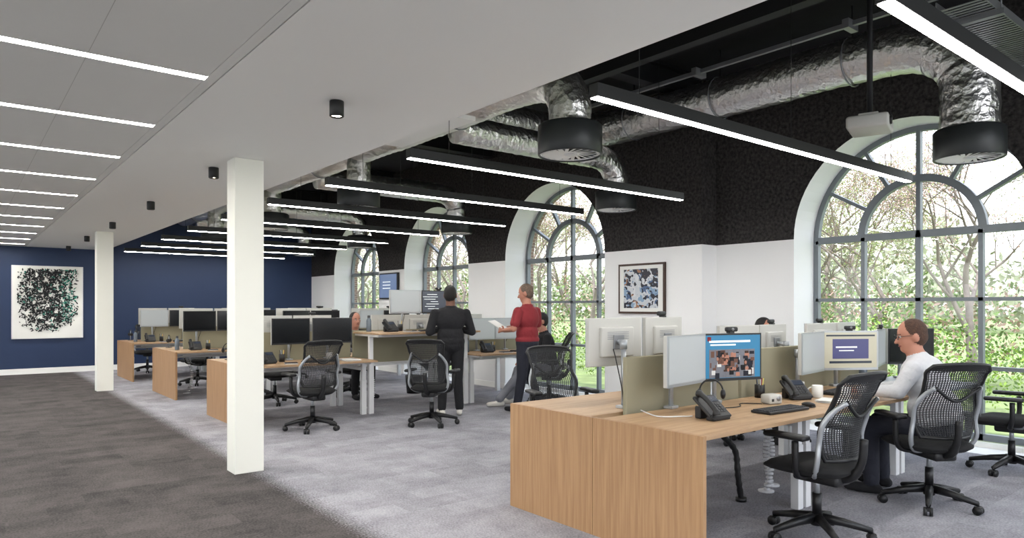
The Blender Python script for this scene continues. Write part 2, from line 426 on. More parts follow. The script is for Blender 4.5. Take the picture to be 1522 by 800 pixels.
for y in (6.0,9.5,13,16):
    mb.tube([(4.1+.195*math.cos(a),y,3.5+.195*math.sin(a)) for a in np.linspace(0,2*math.pi,24,endpoint=False)],.008,'grey',6,closed=True)
    mb.cyl((4.1,y,3.69),(4.1,y,HC),.006,'beam',6)
mb.obj('ventilation_duct')
for y in (6.36,10.15,13.9,17.0):
    mb=MB(); duct(mb,[(4.31,y,3.42),(5.2,y,3.42),(6.2,y,3.42),(6.65,y,3.4),(6.86,y,3.24),(6.9,y,3.0)],.16); drum(mb,6.9,y)
    mb.cyl((6.0,y,3.58),(6.0,y,HC),.006,'beam',6); mb.obj('ventilation_duct')
mb=MB(); duct(mb,[(3.15,17.5,3.35),(3.15,14,3.35),(3.15,10,3.35),(3.15,7.3,3.35)],.15); 
for y in (8,12,16): mb.cyl((3.15,y,3.5),(3.15,y,HC),.006,'beam',6)
mb.obj('ventilation_duct')

for y in (0.2,5.45,9.9,13.5,17):
    mb=MB()
    for z in (4.12,4.38): mb.bx(2.67,7.5,y-.09,y+.09,z-.01,z+.01,'beam')
    mb.bx(2.67,7.5,y-.008,y+.008,4.12,4.38,'beam'); mb.obj('steel_roof_beam')
mb=MB(); mb.bx(6.15,6.19,-2,6.6,3.93,3.97,'grey'); 
for y in (1.2,2.9,4.5): mb.bx(6.08,6.26,y-.03,y+.03,3.9,3.98,'grey')
mb.obj('strut_channel')
mb=MB(); mb.bx(5.3,5.42,-2,6.6,3.9,4.05,'beam'); mb.obj('service_trunking')
mb=MB(); mb.bx(3.0,3.6,5.0,6.3,3.1,3.14,'white'); mb.cyl((3.3,5.2,3.14),(3.3,5.2,HC),.006,'beam'); mb.cyl((3.3,6.1,3.14),(3.3,6.1,HC),.006,'beam'); mb.obj('ceiling_panel_raft')
mb=MB()
for yy in (1.62,1.9): mb.bx(5.3,7.8,yy-.004,yy+.004,3.5,3.56,'grey')
for k in range(50): mb.bx(5.32+k*.05,5.345+k*.05,1.62,1.9,3.5,3.504,'grey')
for xx in (5.6,7.2): mb.bx(xx-.02,xx+.02,1.58,1.94,3.46,3.5,'grey'); mb.cyl((xx,1.6,3.5),(xx,1.6,HC),.005,'grey',6)
mb.obj('cable_tray')
mb=MB(); mb.cyl((0,0,.06),(0,0,HC-2.89),.022,'beam',14); mb.cyl((0,0,HC-2.9),(0,0,HC-2.89),.07,'beam'); mb.box((0,0,0),(.36,.30,.1),'pc_white',bev=.02); mb.box((0,0,.065),(.2,.14,.03),'pc_white',bev=.005)
mb.cyl((-.1,-.15,0),(-.1,-.165,0),.035,'black'); mb.obj('ceiling_projector',(5.65,2.5,2.89),.3)

# ------------------------------------------------------------------ artwork & tv
mb=MB(); mb.bx(WA-.035,WA-.001,6.03,6.87,1.35,2.06,'darkwood'); mb.bx(WA-.037,WA-.034,6.06,6.84,1.38,2.03,'art_paper'); mb.bx(WA-.039,WA-.036,6.14,6.76,1.43,1.98,'art'); mb.obj('framed_abstract_artwork')
mb=MB(); mb.bx(.91,2.21,FY-.04,FY-.001,.76,2.335,'legwhite'); mb.bx(.93,2.19,FY-.043,FY-.039,.78,2.315,'art_paper')
rnd=random.Random(3)
for k in range(3600):
    x=rnd.uniform(-.55,.55); z=rnd.uniform(-.66,.68)
    e=(abs(x+.04*math.sin(z*7))/.58)**2.4+max(0,-z/.66)**3*.7
    if rnd.random()>max(0,1-e)**.8: continue
    if math.sin(x*19+z*5)*math.sin(z*17-x*7)>.55 and rnd.random()<.8: continue
    a=rnd.uniform(0,math.pi*2); l=rnd.uniform(.016,.036); w=l*.42
    X=1.56+x; Z=1.58+z; ca,sa=math.cos(a),math.sin(a)
    P=[(l,0),(l*.3,w),(-l*.6,w*.7),(-l,0),(-l*.6,-w*.7),(l*.3,-w)]
    kk='teal' if (rnd.random()<(.3 if x>.25 else .05)) else 'ink'
    mb.add([(X+p*ca-q*sa,FY-.044-.000005*k,Z+p*sa+q*ca) for p,q in P],[(0,1,2,3,4,5)],kk)
mb.obj('framed_leaf_artwork')
M['tvs']=mat('screen_tv',(105,124,158),.3,emi=.22)
mb=MB(); mb.bx(WA-.06,WA-.002,13.3,14.12,1.62,2.2,'black',bev=.004); mb.bx(WA-.063,WA-.059,13.33,14.09,1.65,2.17,'tvs')
for k in range(3): mb.bx(WA-.065,WA-.062,13.6,13.95,1.85+k*.07,1.87+k*.07,'screen_text')
mb.obj('wall_television')

# ------------------------------------------------------------------ chair
def chair_mesh():
    mb=MB()
    for k in range(5):
        a=2*math.pi*k/5+.3; c,s=math.cos(a),math.sin(a)
        mb.tube([(c*.03,s*.03,.125),(c*.15,s*.15,.11),(c*.31,s*.31,.075)],[.032,.026,.018],'black',8)
        mb.cyl((c*.31,s*.31,.05),(c*.31,s*.31,.085),.008,'black',6)
        for t in (-.018,.018):
            px,py=c*.31-s*t,s*.31+c*t
            mb.cyl((px+s*.011,py-c*.011,.030),(px-s*.011,py+c*.011,.030),.030,'black',14)
        mb.box((c*.31,s*.31,.045),(.05,.03,.022),'black',a,bev=.004)
    mb.cyl((0,0,.08),(0,0,.15),.038,'black',16); mb.cyl((0,0,.15),(0,0,.28),.028,'black',14); mb.cyl((0,0,.28),(0,0,.38),.018,'silver',12)
    mb.box((0,-.03,.39),(.17,.30,.07),'black',bev=.02)
    nx,ny=14,14; vs=[];fs=[]
    def sp(u,v,top):
        w=.255*(1-.10*max(0,-v)); x=w*u; y=.255*v
        k=(abs(u)**4+abs(v)**4)**.25/max(abs(u),abs(v),1e-6) if (u or v) else 1
        x/=max(k,1) ; y/=max(k,1)
        edge=max(abs(u),abs(v))
        z=.455-.03*max(0,v-.5)*2*max(0,v-.5)+.012*u*u
        th=.038*(1-edge**6)
        return (x,y+.02,z+(th if top else -.035*(1-edge**8)-.012))
    for top in (1,0):
        o=len(vs)
        for i in range(nx+1):
            for j in range(ny+1): vs.append(sp(-1+2*i/nx,-1+2*j/ny,top))
        for i in range(nx):
            for j in range(ny):
                q=(o+i*(ny+1)+j,o+(i+1)*(ny+1)+j,o+(i+1)*(ny+1)+j+1,o+i*(ny+1)+j+1); fs.append(q if top else q[::-1])
    O=(nx+1)*(ny+1)
    ring=[i*(ny+1) for i in range(nx+1)]+[nx*(ny+1)+j for j in range(1,ny+1)]+[i*(ny+1)+ny for i in range(nx-1,-1,-1)]+[j for j in range(ny-1,0,-1)]
    for a,b in zip(ring,ring[1:]+ring[:1]): fs.append((a,a+O,b+O,b))
    mb.add(vs,fs,'blackmat',True)
    def hw_(v):
        pts=[(0,.18),(.12,.215),(.35,.235),(.6,.20),(.78,.215),(.93,.23),(1,.20)]
        for (a,x),(b,y) in zip(pts,pts[1:]):
            if v<=b: t=(v-a)/(b-a); t=t*t*(3-2*t); return x+(y-x)*t
        return .20
    def bp(u,v,off=0):
        x=hw_(v)*u; z=.53+.53*v-.015*u*u*(1 if v>.9 else 0)
        y=-.235-.10*v+.045*math.sin(math.pi*min(1,v*1.3))+.075*u*u*(1-.35*v)
        if v>.85: y-=.25*(v-.85)
        return V((x,y+off,z))
    nu,nv=26,42
    for j in range(1,nv):
        mb.tube([bp(-1+2*i/10,j/nv) for i in range(11)],.0032,'net',4,cap=False)
    for i in range(1,nu):
        mb.tube([bp(-1+2*i/nu,j/14) for j in range(15)],.0036,'net',4,cap=False)
    per=[bp(-1,v) for v in np.linspace(0,1,16)]+[bp(u,1) for u in np.linspace(-.8,.8,9)]+[bp(1,v) for v in np.linspace(1,0,16)]+[bp(u,0) for u in np.linspace(.8,-.8,9)]
    mb.tube(per,.013,'black',8,closed=True)
    vs=[];fs=[]
    for i in range(13):
        u=-1+2*i/12
        for v in (.90,.95,1.0): vs.append(bp(u,v,-.004))
    for i in range(12):
        for j in range(2): fs.append((i*3+j,i*3+3+j,i*3+4+j,i*3+1+j))
    mb.add(vs,fs,'black',True)
    for sx in (-1,1):
        mb.tube(smooth_path([(sx*.06,-.02,.40),(sx*.19,-.10,.43),(sx*.245,-.15,.52),bp(sx*1.04,.22,-.01),bp(sx*1.04,.42,-.02),bp(sx*1.0,.58,-.03),bp(sx*.8,.68,-.04)],5),.016,'silver',8)
        mb.tube(smooth_path([(sx*.08,0,.40),(sx*.22,-.01,.42),(sx*.275,-.03,.50),(sx*.28,-.03,.64)],5),.020,'black',8)
        mb.box((sx*.28,.03,.665),(.085,.28,.034),'black',bev=.015)
    mb.tube(smooth_path([(0,-.08,.38),(0,-.22,.42),(0,-.285,.52),(0,-.30,.66)],5),[.03]*8+[.024]*8,'black',10)
    mb.tube(smooth_path([bp(-.8,.68,-.04),bp(0,.5,-.03),bp(.8,.68,-.04)],6),.012,'black',8)
    return mb.mesh('office_chair')
CH=chair_mesh()
def chair(x,y,deg): place(CH,'office_chair',(x,y,0),math.radians(deg))
chair(4.22,2.19,-4)     # foreground
chair(5.54,2.03,-34)      # seated man's
chair(7.20,1.98,10)
chair(4.40,4.75,160)
chair(3.28,7.84,2)
chair(4.56,7.25,-48)
chair(3.5,13.7,20); chair(3.7,10.25,170); chair(3.7,11.1,15); chair(5.4,11.15,-20); chair(5.3,13.75,160); chair(5.0,14.5,10); chair(6.3,4.5,170); chair(6.9,7.70,52)
chair(3.3,17.0,170); chair(6.5,10.25,190)

# ------------------------------------------------------------------ desks
def bench(x0,y0,depth,mods,end=True,greylast=False,nm='bench_desk'):
    yc=y0+depth/2; y1=y0+depth; mb=MB(); x=x0
    if end:
        h=mods[0][1]
        mb.bx(x0,x0+.03,y0,yc-.002,0,h,'wood'); mb.bx(x0,x0+.03,yc+.002,y1,0,h,'wood'); 
    for i,(L,h) in enumerate(mods):
        xa=x+(.03 if i==0 and end else .004); xb=x+L-.004
        tk='woodtop' if not(greylast and i==len(mods)-1) else 'lightgrey_top'
        mb.bx(xa,xb,y0,yc-.05,h-.025,h,tk,bev=.002); 
        h2=h if h<.9 else .745
        mb.bx(xa,xb,yc+.05,y1,h2-.025,h2,'woodtop',bev=.002)
        mb.bx(xa+.02,xb-.02,yc-.045,yc+.045,.60,.63,'legwhite')
        for xx in (xa+(.05 if i else .02),xb-.05):
            for yy,hh in ((y0+.32,h),(y1-.32,h2)):
                mb.bx(xx-.035,xx+.035,yy-.03,yy+.03,0,hh*.62,'legwhite',bev=.003); mb.bx(xx-.028,xx+.028,yy-.023,yy+.023,hh*.6,hh-.05,'legwhite')
                ya,yb=(y0+.06,yc-.06) if yy<yc else (yc+.06,y1-.06)
                mb.bx(xx-.025,xx+.025,ya,yb,hh-.055,hh-.026,'legwhite')
            mb.bx(xx-.02,xx+.02,y0+.3,y1-.3,.59,.63,'legwhite')
        mb.bx(xa+.05,xb-.05,y0+.30,y0+.34,h-.07,h-.03,'legwhite')
        x+=L
    mb.obj(nm)
    x=x0
    for i,(L,h) in enumerate(mods):
        d=MB(); a=x+(.30 if i==0 else .02); b=x+L-.02
        d.bx(a,b,yc-.016,yc+.016,.635,1.115,'beige',bev=.006); d.bx(a,b,yc-.018,yc+.018,.631,.65,'legwhite'); d.obj('desk_divider_screen'); x+=L
H=.745
bench(3.15,2.27,1.67,[(1.61,H),(1.61,H),(1.03,H)],greylast=True)
bench(2.62,8.2,1.6,[(1.71,H),(1.67,1.10),(1.35,H)])
bench(2.64,11.6,1.6,[(1.6,H),(1.6,H),(1.5,H)])
bench(2.64,14.95,1.6,[(1.6,H),(1.6,H),(1.5,H)])

# ------------------------------------------------------------------ monitors
mon_cache={}
def monitor(x,y,zc,deg,scr='screen_black',back='pc_white',dz=H,cam_top=False,side=0):
    key=(scr,back,round(zc-dz,3),cam_top,side)
    if key not in mon_cache:
        mb=MB(); w,h=.53,.34
        mb.box((0,.012,0),(w,.03,h),back,bev=.006); mb.box((0,-.004,0),(w-.002,.006,h-.002),'silver' if scr in('screen_white','screen_cream') else 'black')
        mb.box((0,-.008,.004),(w-.03,.003,h-.035),scr)
        mb.box((0,.035,0),(w*.62,.03,h*.62),back,bev=.01)
        for k in range(5): mb.box((0,.0505,.07-.012*k),(w*.4,.002,.004),'grey')
        if scr=='screen_blue':
            mb.box((-.02,-.0105,.112),(.36,.002,.014),'screen_text'); mb.box((-.08,-.0105,.088),(.22,.002,.010),'screen_text')
            rr=random.Random(5); ks=['skin','c_navy','skin2','c_grey','c_black','hair_brown','c_navy','c_black','paper','c_grey']
            mb.box((0,-.0105,-.045),(.40,.002,.20),'c_grey')
            for a in range(75):
                X_=rr.uniform(-.18,.18); Z_=rr.uniform(-.13,.03); mb.box((X_,-.0118-a*.00002,Z_),(rr.uniform(.02,.05),.0006,rr.uniform(.02,.045)),rr.choice(ks))
            for a in range(16): mb.sph((-.16+.32*rr.random(),-.0140,-.10+.13*rr.random()),(.010,.0008,.013),rr.choice(['skin','skin','skin2']),seg=8,rings=5)
            mb.box((-.2,-.0105,.13),(.03,.002,.03),'c_red')
        if scr=='screen_cream':
            mb.box((.0,-.0105,.015),(.34,.002,.17),'screen_purple'); mb.box((-.04,-.012,.03),(.2,.001,.012),'screen_text'); mb.box((-.04,-.012,.0),(.14,.001,.008),'screen_text')
            mb.box((0,-.0105,-.1),(.40,.002,.02),'screen_dark'); mb.box((0,-.0105,.13),(.46,.002,.014),'screen_dark')
        if scr=='screen_dark':
            rr=random.Random(9)
            for a in range(7): mb.box((-.1+rr.uniform(-.04,.04),-.0105,.11-a*.035),(rr.uniform(.1,.25),.002,.006),'screen_text')
        d=dz-zc
        mb.cyl((side*.1,.14,d+.004),(side*.1,.14,-.02),.017,'silver',12); mb.box((side*.1,.14,d+.011),(.09,.07,.02),'silver',bev=.004)
        mb.tube([(0,.05,0),(side*.05,.09,0),(side*.1,.14,-.01)],.018,'silver',8); mb.box((0,.055,0),(.1,.014,.1),'grey',bev=.003); mb.cyl((side*.1,.14,-.045),(side*.1,.14,.02),.026,'silver',12)
        mb.tube(smooth_path([(.05,.05,-.05),(.08,.10,-.10),(side*.1+.03,.15,d+.15),(side*.1+.02,.16,d+.03)],5),.004,'black',5)
        if cam_top:
            mb.box((0,.01,h/2+.006),(.04,.04,.012),'black'); mb.box((0,0,h/2+.028),(.10,.032,.034),'black',bev=.01); mb.cyl((0,-.016,h/2+.028),(0,-.02,h/2+.028),.011,'grey',10)
        mon_cache[key]=mb.mesh('computer_monitor')
    place(mon_cache[key],'computer_monitor',(x,y,zc),math.radians(deg))
monitor(3.84,2.90,1.09,9,'screen_white',side=.4)
monitor(4.33,2.88,1.09,-17,'screen_blue',cam_top=True,side=-.4)
monitor(5.52,2.90,1.07,9,'screen_white',side=.4)
monitor(6.04,2.84,1.07,-30,'screen_cream',cam_top=True,side=-.4)
monitor(6.74,2.88,1.07,16,'screen_white',cam_top=True); monitor(7.20,2.80,1.07,-25,'screen_black',cam_top=True)
monitor(3.66,3.40,1.20,178,'screen_white',side=.4); monitor(4.22,3.42,1.20,188,'screen_white',cam_top=True,side=-.4)
monitor(5.20,3.40,1.12,176,'screen_white'); monitor(5.76,3.42,1.12,186,'screen_white',cam_top=True); monitor(6.6,3.40,1.12,178,'screen_white',cam_top=True); monitor(7.15,3.42,1.12,188,'screen_white')
monitor(3.38,8.78,1.13,6,side=.4); monitor(3.95,8.78,1.13,-12,side=-.4)
monitor(5.05,8.74,1.52,5,'screen_white',dz=1.1,side=.4); monitor(5.60,8.72,1.52,-12,'screen_dark',dz=1.1,side=-.4,cam_top=True)
monitor(6.45,8.78,1.1,4,'screen_white'); monitor(6.98,8.76,1.1,-8,'screen_white')
for i,X in enumerate((3.3,3.85,5.0,5.55,6.5)): monitor(X,9.22,1.16,180+(-5 if i%2 else 5),'screen_white',cam_top=bool(i%2))
for yy in (12.4,15.75):
    for i,X in enumerate((3.15,3.7,4.8,5.35,6.3,6.85)):
        monitor(X,yy-.2,1.21,(6 if i%2==0 else -10),'screen_white' if (yy>15 and i==0) or i==4 else 'screen_black')
        monitor(X+.05,yy+.22,1.25,180+(6 if i%2 else -6),'screen_white',cam_top=bool(i%2))

# ------------------------------------------------------------------ small items
def phone_mesh():
    mb=MB()
    T=Matrix.Rotation(math.radians(38),3,'X')
    mb.box((0,.0,.075),(.19,.19,.022),'black',T,bev=.008)
    mb.box((0,.055,.038),(.14,.05,.076),'black',bev=.008); mb.box((0,-.05,.012),(.16,.06,.022),'black',bev=.006)
    def onp(x,y,s,k,h=.004): 
        p=V((0,0,.075))+T@V((x,y,.012)); mb.box(p,(s[0],s[1],h),k,T)
    onp(.035,.055,(.09,.045),'screen_dark')
    for a in range(3):
        for b in range(4): onp(.01+a*.024,.01-b*.02,(.017,.012),'keys')
    P=[V((0,0,.075))+T@V((-.065,y,z)) for y,z in ((-.095,.03),(-.07,.045),(0,.05),(.07,.045),(.095,.03))]
    mb.tube(smooth_path(P,4),[.024]*4+[.017]*4+[.016]*1+[.017]*4+[.024]*4,'black',10)
    c=[(-.08-.03*math.sin(t*math.pi)+.006*math.cos(t*60),-.07-.03*t+.006*math.sin(t*60),.012+.03*(1-t)) for t in np.linspace(0,1,70)]
    mb.tube(c,.0022,'black',5)
    return mb.mesh('desk_telephone')
PH=phone_mesh()
def keyb():
    mb=MB(); mb.box((0,0,.010),(.44,.15,.018),'black',bev=.005)
    for r in range(5):
        for c in range(20):
            if r==4 and 4<c<9: continue
            mb.box((-.2+c*.021,.055-r*.025,.021),(.017,.02,.006),'keys')
    mb.box((-.063,-.045,.021),(.1,.02,.006),'keys'); return mb.mesh('computer_keyboard')
KB=keyb()
def mouse():
    mb=MB(); mb.sph((0,0,.018),(.03,.05,.018),'black'); mb.box((0,.0,.006),(.05,.085,.01),'black',bev=.003); return mb.mesh('computer_mouse')
MO=mouse()
def mug():
    mb=MB(); mb.lathe([(0,0),(.038,0),(.041,.004),(.041,.092),(.039,.095),(.037,.092),(.037,.008),(0,.008)],'ceramic',seg=20)
    mb.tube([(.04+.028*math.sin(a),0,.048+.03*math.cos(a)) for a in np.linspace(.1,math.pi-.1,9)],.005,'ceramic',6); return mb.mesh('coffee_mug')
MG=mug()
def papers():
    mb=MB()
    for k in range(6): mb.box((random.uniform(-.01,.01),random.uniform(-.01,.01),.002+k*.003),(.21,.297,.002),'paper',random.uniform(-.1,.1))
    return mb.mesh('paper_stack')
PP=papers()
def headset():
    mb=MB(); mb.cyl((0,0,0),(0,0,.008),.05,'black',20); mb.cyl((0,0,.008),(0,0,.2),.006,'silver',8)
    mb.tube([(.0,.075*math.cos(a),.14+.08*math.sin(a)) for a in np.linspace(-.1,math.pi+.1,18)],.006,'black',6)
    for s in (-1,1): mb.sph((0,s*.075,.125),(.032,.018,.034),'black')
    return mb.mesh('headset_on_stand')
HS=headset()
def bottle():
    mb=MB(); mb.lathe([(0,0),(.033,0),(.035,.005),(.035,.15),(.03,.17),(.018,.185),(.018,.2)],'bottleblue',seg=18); mb.lathe([(.02,.195),(.02,.225),(0,.227)],'black',seg=18); return mb.mesh('water_bottle')
BT=bottle()
def penpot():
    mb=MB(); mb.lathe([(0,0),(.038,0),(.038,.1),(.035,.1),(.035,.006),(0,.006)],'black',seg=18)
    for k in range(5):
        a=k*1.3; mb.cyl((.012*math.cos(a),.012*math.sin(a),.008),(.028*math.cos(a),.028*math.sin(a),.15),.004,('c_red','bottleblue','black','silver','note')[k],6)
    return mb.mesh('pen_pot')
PPT=penpot()
def notebook():
    mb=MB(); mb.box((0,0,.006),(.15,.21,.010),'paper'); mb.box((0,0,.0125),(.154,.214,.002),'c_navy'); mb.box((0,0,.001),(.154,.214,.002),'c_navy'); mb.cyl((.03,-.08,.018),(.05,.06,.018),.004,'black',6); return mb.mesh('notebook')
NB=notebook()
def tray():
    mb=MB()
    for z in (.0,.07,.14):
        mb.box((0,0,z+.003),(.24,.32,.004),'dkgrey'); mb.box((-.118,0,z+.02),(.004,.32,.035),'dkgrey'); mb.box((.118,0,z+.02),(.004,.32,.035),'dkgrey'); mb.box((0,.158,z+.02),(.24,.004,.035),'dkgrey'); mb.box((0,0,z+.012),(.21,.297,.01),'paper')
    for s in (-1,1):
        for t in (-1,1): mb.cyl((s*.115,t*.14,0),(s*.115,t*.14,.17),.004,'dkgrey',6)
    return mb.mesh('document_tray')
TY=tray()
E=.0005
place(PH,'desk_telephone',(3.70,2.60,H+E),math.radians(-5)); place(PH,'desk_telephone',(5.00,2.76,H+E),math.radians(-25))
place(KB,'computer_keyboard',(4.33,2.50,H+E),math.radians(-4)); place(MO,'computer_mouse',(4.66,2.48,H+E))
place(KB,'computer_keyboard',(5.62,2.74,H+E),math.radians(4)); place(MO,'computer_mouse',(6.0,2.68,H+E))
place(MG,'coffee_mug',(5.21,2.70,H+E),2); place(MG,'coffee_mug',(5.34,2.92,H+E),1); place(MG,'coffee_mug',(5.28,2.52,H+E),.5)
place(HS,'headset_on_stand',(3.92,2.76,H+E),.6); place(PP,'paper_stack',(5.06,2.44,H+E),.2)
place(HS,'headset_on_stand',(4.9,3.7,H+E),.6); place(PPT,'pen_pot',(4.86,2.98,H+E)); 
place(TY,'document_tray',(6.35,3.72,H+E),0); place(BT,'water_bottle',(6.42,2.9,H+E))
mb=MB(); mb.box((0,0,.035),(.12,.1,.07),'pc_white',bev=.015); mb.cyl((.02,-.051,.04),(.02,-.055,.04),.018,'grey'); mb.box((-.03,-.05,.03),(.02,.004,.02),'black'); mb.obj('desk_power_dock',(4.62,2.74,H+E),-.3)
rr=random.Random(12)
for (bx,by,dep,ms) in ((2.62,8.2,1.6,((2.62,H),(4.33,1.1),(6.0,H))),(2.64,11.6,1.6,((2.64,H),(4.24,H),(5.84,H))),(2.64,14.95,1.6,((2.64,H),(4.24,H),(5.84,H)))):
    for mx,hh in ms:
        place(KB,'computer_keyboard',(mx+1.0,by+.22,hh+E),rr.uniform(-.1,.1)); place(PH,'desk_telephone',(mx+.38,by+.36,hh+E),rr.uniform(-.2,.2)); place(MG,'coffee_mug',(mx+1.24,by+.48,hh+E),rr.uniform(0,6))
        if hh<1 and mx<5.5: place(PP,'paper_stack',(mx+1.40,by+.2,hh+E),rr.uniform(-.1,.1))
        place(BT,'water_bottle',(mx+.16,by+.58,hh+E)); place(PPT,'pen_pot',(mx+.62,by+.52,hh+E)); place(NB,'notebook',(mx+.6,by+.16,hh+E),rr.uniform(-.3,.3))
        place(TY,'document_tray',(mx+1.2,by+dep-.24,H+E),3.14)
        place(PH,'desk_telephone',(mx+.55,by+dep-.30,H+E),3.1+rr.uniform(-.2,.2)); place(HS,'headset_on_stand',(mx+.2,by+dep-.28,H+E),rr.uniform(0,3))
mb=MB(); P=smooth_path([(4.32,3.0,.59),(4.38,2.98,.50),(4.50,2.96,.38),(4.52,2.95,.2),(4.56,2.95,.02)],8); mb.tube(P,[.022+.003*math.sin(i*2.4) for i in range(len(P))],'black',10); mb.cyl((4.56,2.95,0),(4.56,2.95,.03),.04,'black'); mb.obj('cable_umbilical')
def spine(x,y,sx):
    mb=MB()
    for k in range(20):
        t=k/19; mb.lathe([(.008,0),(.026,.004),(.026,.018),(.008,.022)],'cablewhite',(x+sx*.08*math.sin(t*3),y,.565-.56*t),12)
    mb.cyl((x,y,.0),(x,y,.012),.06,'cablewhite'); mb.obj('cable_spine')
spine(4.95,2.98,1); spine(5.15,3.05,-1); spine(3.0,12.4,1); spine(4.6,9.0,1)
mb=MB(); 
mb.tube(smooth_path([(3.55,3.05,.76),(3.48,2.85,.752),(3.6,2.75,.752),(3.66,2.72,.752)],8),.004,'cablewhite',6); mb.obj('desk_cable')
mb=MB(); mb.tube(smooth_path([(4.05,2.98,.75),(4.12,2.82,.75),(4.28,2.78,.75),(4.42,2.86,.75),(4.53,2.76,.75)],8),.0035,'black',6); mb.obj('desk_cable')
mb=MB(); mb.box((0,0,.19),(.30,.18,.38),'blackmat',bev=.06,seg=4); mb.box((0,-.1,.13),(.22,.05,.2),'blackmat',bev=.02); mb.tube([(-.04,0,.37),(-.03,0,.42),(.03,0,.42),(.04,0,.37)],.01,'black',6); mb.obj('backpack',(6.2,2.85,0),.5)
mb=MB(); mb.lathe([(0,0),(.12,0),(.15,.3),(.145,.3),(.115,.01),(0,.01)],'black',seg=20); mb.obj('waste_bin',(6.0,10.1,0))

# ------------------------------------------------------------------ people
def rotto(d):
    return V((0,0,1)).rotation_difference(V(d).normalized()).to_matrix()
def person(name,loc,rz,J,cl,head=(0,0),long_hair=False,short=False,voxel=.009,scale=1.0,fem=False,jacket=False):
    prims=[]
    def cap(a,b,ra,rb,k): prims.append(('c',V(a),V(b),ra,rb,k))
    def ell(c,r,k,R=Matrix.Identity(3)): prims.append(('e',V(c),V(r),R,k))
    top,bot,skin,hair,shoe=cl['top'],cl['bot'],cl['skin'],cl['hair'],cl['shoe']
    P=V(J['pelvis']);C=V(J['chest']);S=(C-P).normalized();Rs=rotto(S); sw=.165 if fem else .212
    B=1.0 if fem else 1.16; bl=cl.get('belly',0)
    ell(P,(.165*B,.125*B,.12),bot,Rs); ell(P+S*.13,(.160*B+bl*.5,.120*B+bl,.17),top,Rs); ell(P+S*.05,(.170*B+bl*.4,.130*B+bl,.08 if not jacket else .12),top,Rs)
    ell(C,((sw-.008)*1.0,.128*B+bl*.4,.19),top,Rs); ell(C+S*.10,(sw-.005,.105,.075),top,Rs)
    N=C+S*.17; HC_=V(J['head'])
    cap(N-S*.02,HC_-V((0,0,.06)),.066,.062,skin); 
    cap(N-S*.03,C+S*.10+V((sw*.6,0,0)),.062,.062,top); cap(N-S*.03,C+S*.10-V((sw*.6,0,0)),.062,.062,top)
    ell(N+S*.005,(.080,.076,.032),top,Rs)
    Hm=Matrix.Rotation(head[0],3,'Z')@Matrix.Rotation(head[1],3,'X'); k_=1.07
    def h(p): return HC_+Hm@(V(p)*k_)
    def hs(r): return tuple(q*k_ for q in r)
    ell(h((0,-.008,.022)),hs((.075,.095,.098)),skin,Hm); ell(h((0,.018,-.03)),hs((.062,.073,.088)),skin,Hm); ell(h((0,.045,-.085)),hs((.04,.04,.032)),skin,Hm)
    cap(h((0,.088,.0)),h((0,.106,-.034)),.009,.015,skin)
    for s in (-1,1): ell(h((s*.077,-.008,-.012)),hs((.012,.02,.034)),skin,Hm)
    ell(h((0,-.018,.034)),hs((.080,.093,.091)),hair,Hm); ell(h((0,-.034,-.005)),hs((.078,.074,.08)),hair,Hm)
    if long_hair: ell(h((0,-.055,-.09)),(.092,.062,.16),hair,Hm)
    fingers=MB()
    for s,q in ((-1,'L'),(1,'R')):
        sh=C+S*.09+V((s*sw,0,0)); el=V(J['el'+q]); wr=V(J['wr'+q])
        if short:
            mid=sh.lerp(el,.68); cap(sh,mid,.068,.068,top); cap(mid,el,.050,.044,skin); cap(el,wr,.044,.030,skin)
        else:
            cap(sh,el,.066,.056,top); cap(el,wr,.056,.040,top)
        d=(wr-el).normalized()
        if 'hd'+q in J: d=V(J['hd'+q]).normalized()
        n=V(J.get('pn'+q,(-s,0,-.3))); n=(n-d*n.dot(d)).normalized(); sd=d.cross(n); 
        if sd.z<0 and abs(sd.z)>.3: sd=-sd
        for o in (-.025,0,.025): cap(wr,wr+d*.085+sd*o,.019,.014,skin)
        for i,(o,l) in enumerate(((.033,.068),(.011,.076),(-.011,.070),(-.032,.055))):
            k=wr+d*.082+sd*o; pts=[k]; dd=d.copy(); cur=.35
            for t in (.45,.3,.25):
                dd=(dd*math.cos(cur)+n*math.sin(cur)).normalized(); pts.append(pts[-1]+dd*l*t); cur=.4
            fingers.tube(pts,[.0095,.009,.008,.0065],skin,8)
        t0=wr+d*.028+sd*.028; fingers.tube([t0,t0+(d*.6+sd*.7+n*.2).normalized()*.035,t0+(d*.6+sd*.7+n*.2).normalized()*.035+(d+sd*.25+n*.3).normalized()*.03],[.014,.011,.008],skin,8)
        hp=P+V((s*.09,0,-.03)); kn=V(J['kn'+q]); an=V(J['an'+q]); 
        cap(hp,kn,.100 if not fem else .088,.072,bot); cap(kn,an+V((0,0,.02)),.070,.058,bot)
        fd=V(J.get('ft'+q,(s*.15,1,0))); fd.z=0; fd.normalize(); fb=V((an.x,an.y,an.z-.05))
        cap(an,fb-fd*.03,.04,.038,shoe); cap(fb-fd*.04,fb+fd*.10,.038,.04,shoe); cap(fb+fd*.10,fb+fd*.17,.038,.032,shoe)
    src=MB()
    for p in prims:
        if p[0]=='c':
            _,a,b,ra,rb,k=p; src.tube([a,b],[ra,rb],'white',16); src.sph(a,ra,'white',seg=16,rings=10); src.sph(b,rb,'white',seg=16,rings=10)
        else: src.sph(p[1],p[2],'white',p[3],seg=20,rings=14)
    me=src.mesh('tmp'); ob=bpy.data.objects.new('tmp',me); scene.collection.objects.link(ob)
    md=ob.modifiers.new('r','REMESH'); md.mode='VOXEL'; md.voxel_size=voxel
    sm=ob.modifiers.new('s','SMOOTH'); sm.factor=.5; sm.iterations=6
    dg=bpy.context.evaluated_depsgraph_get(); dg.update()
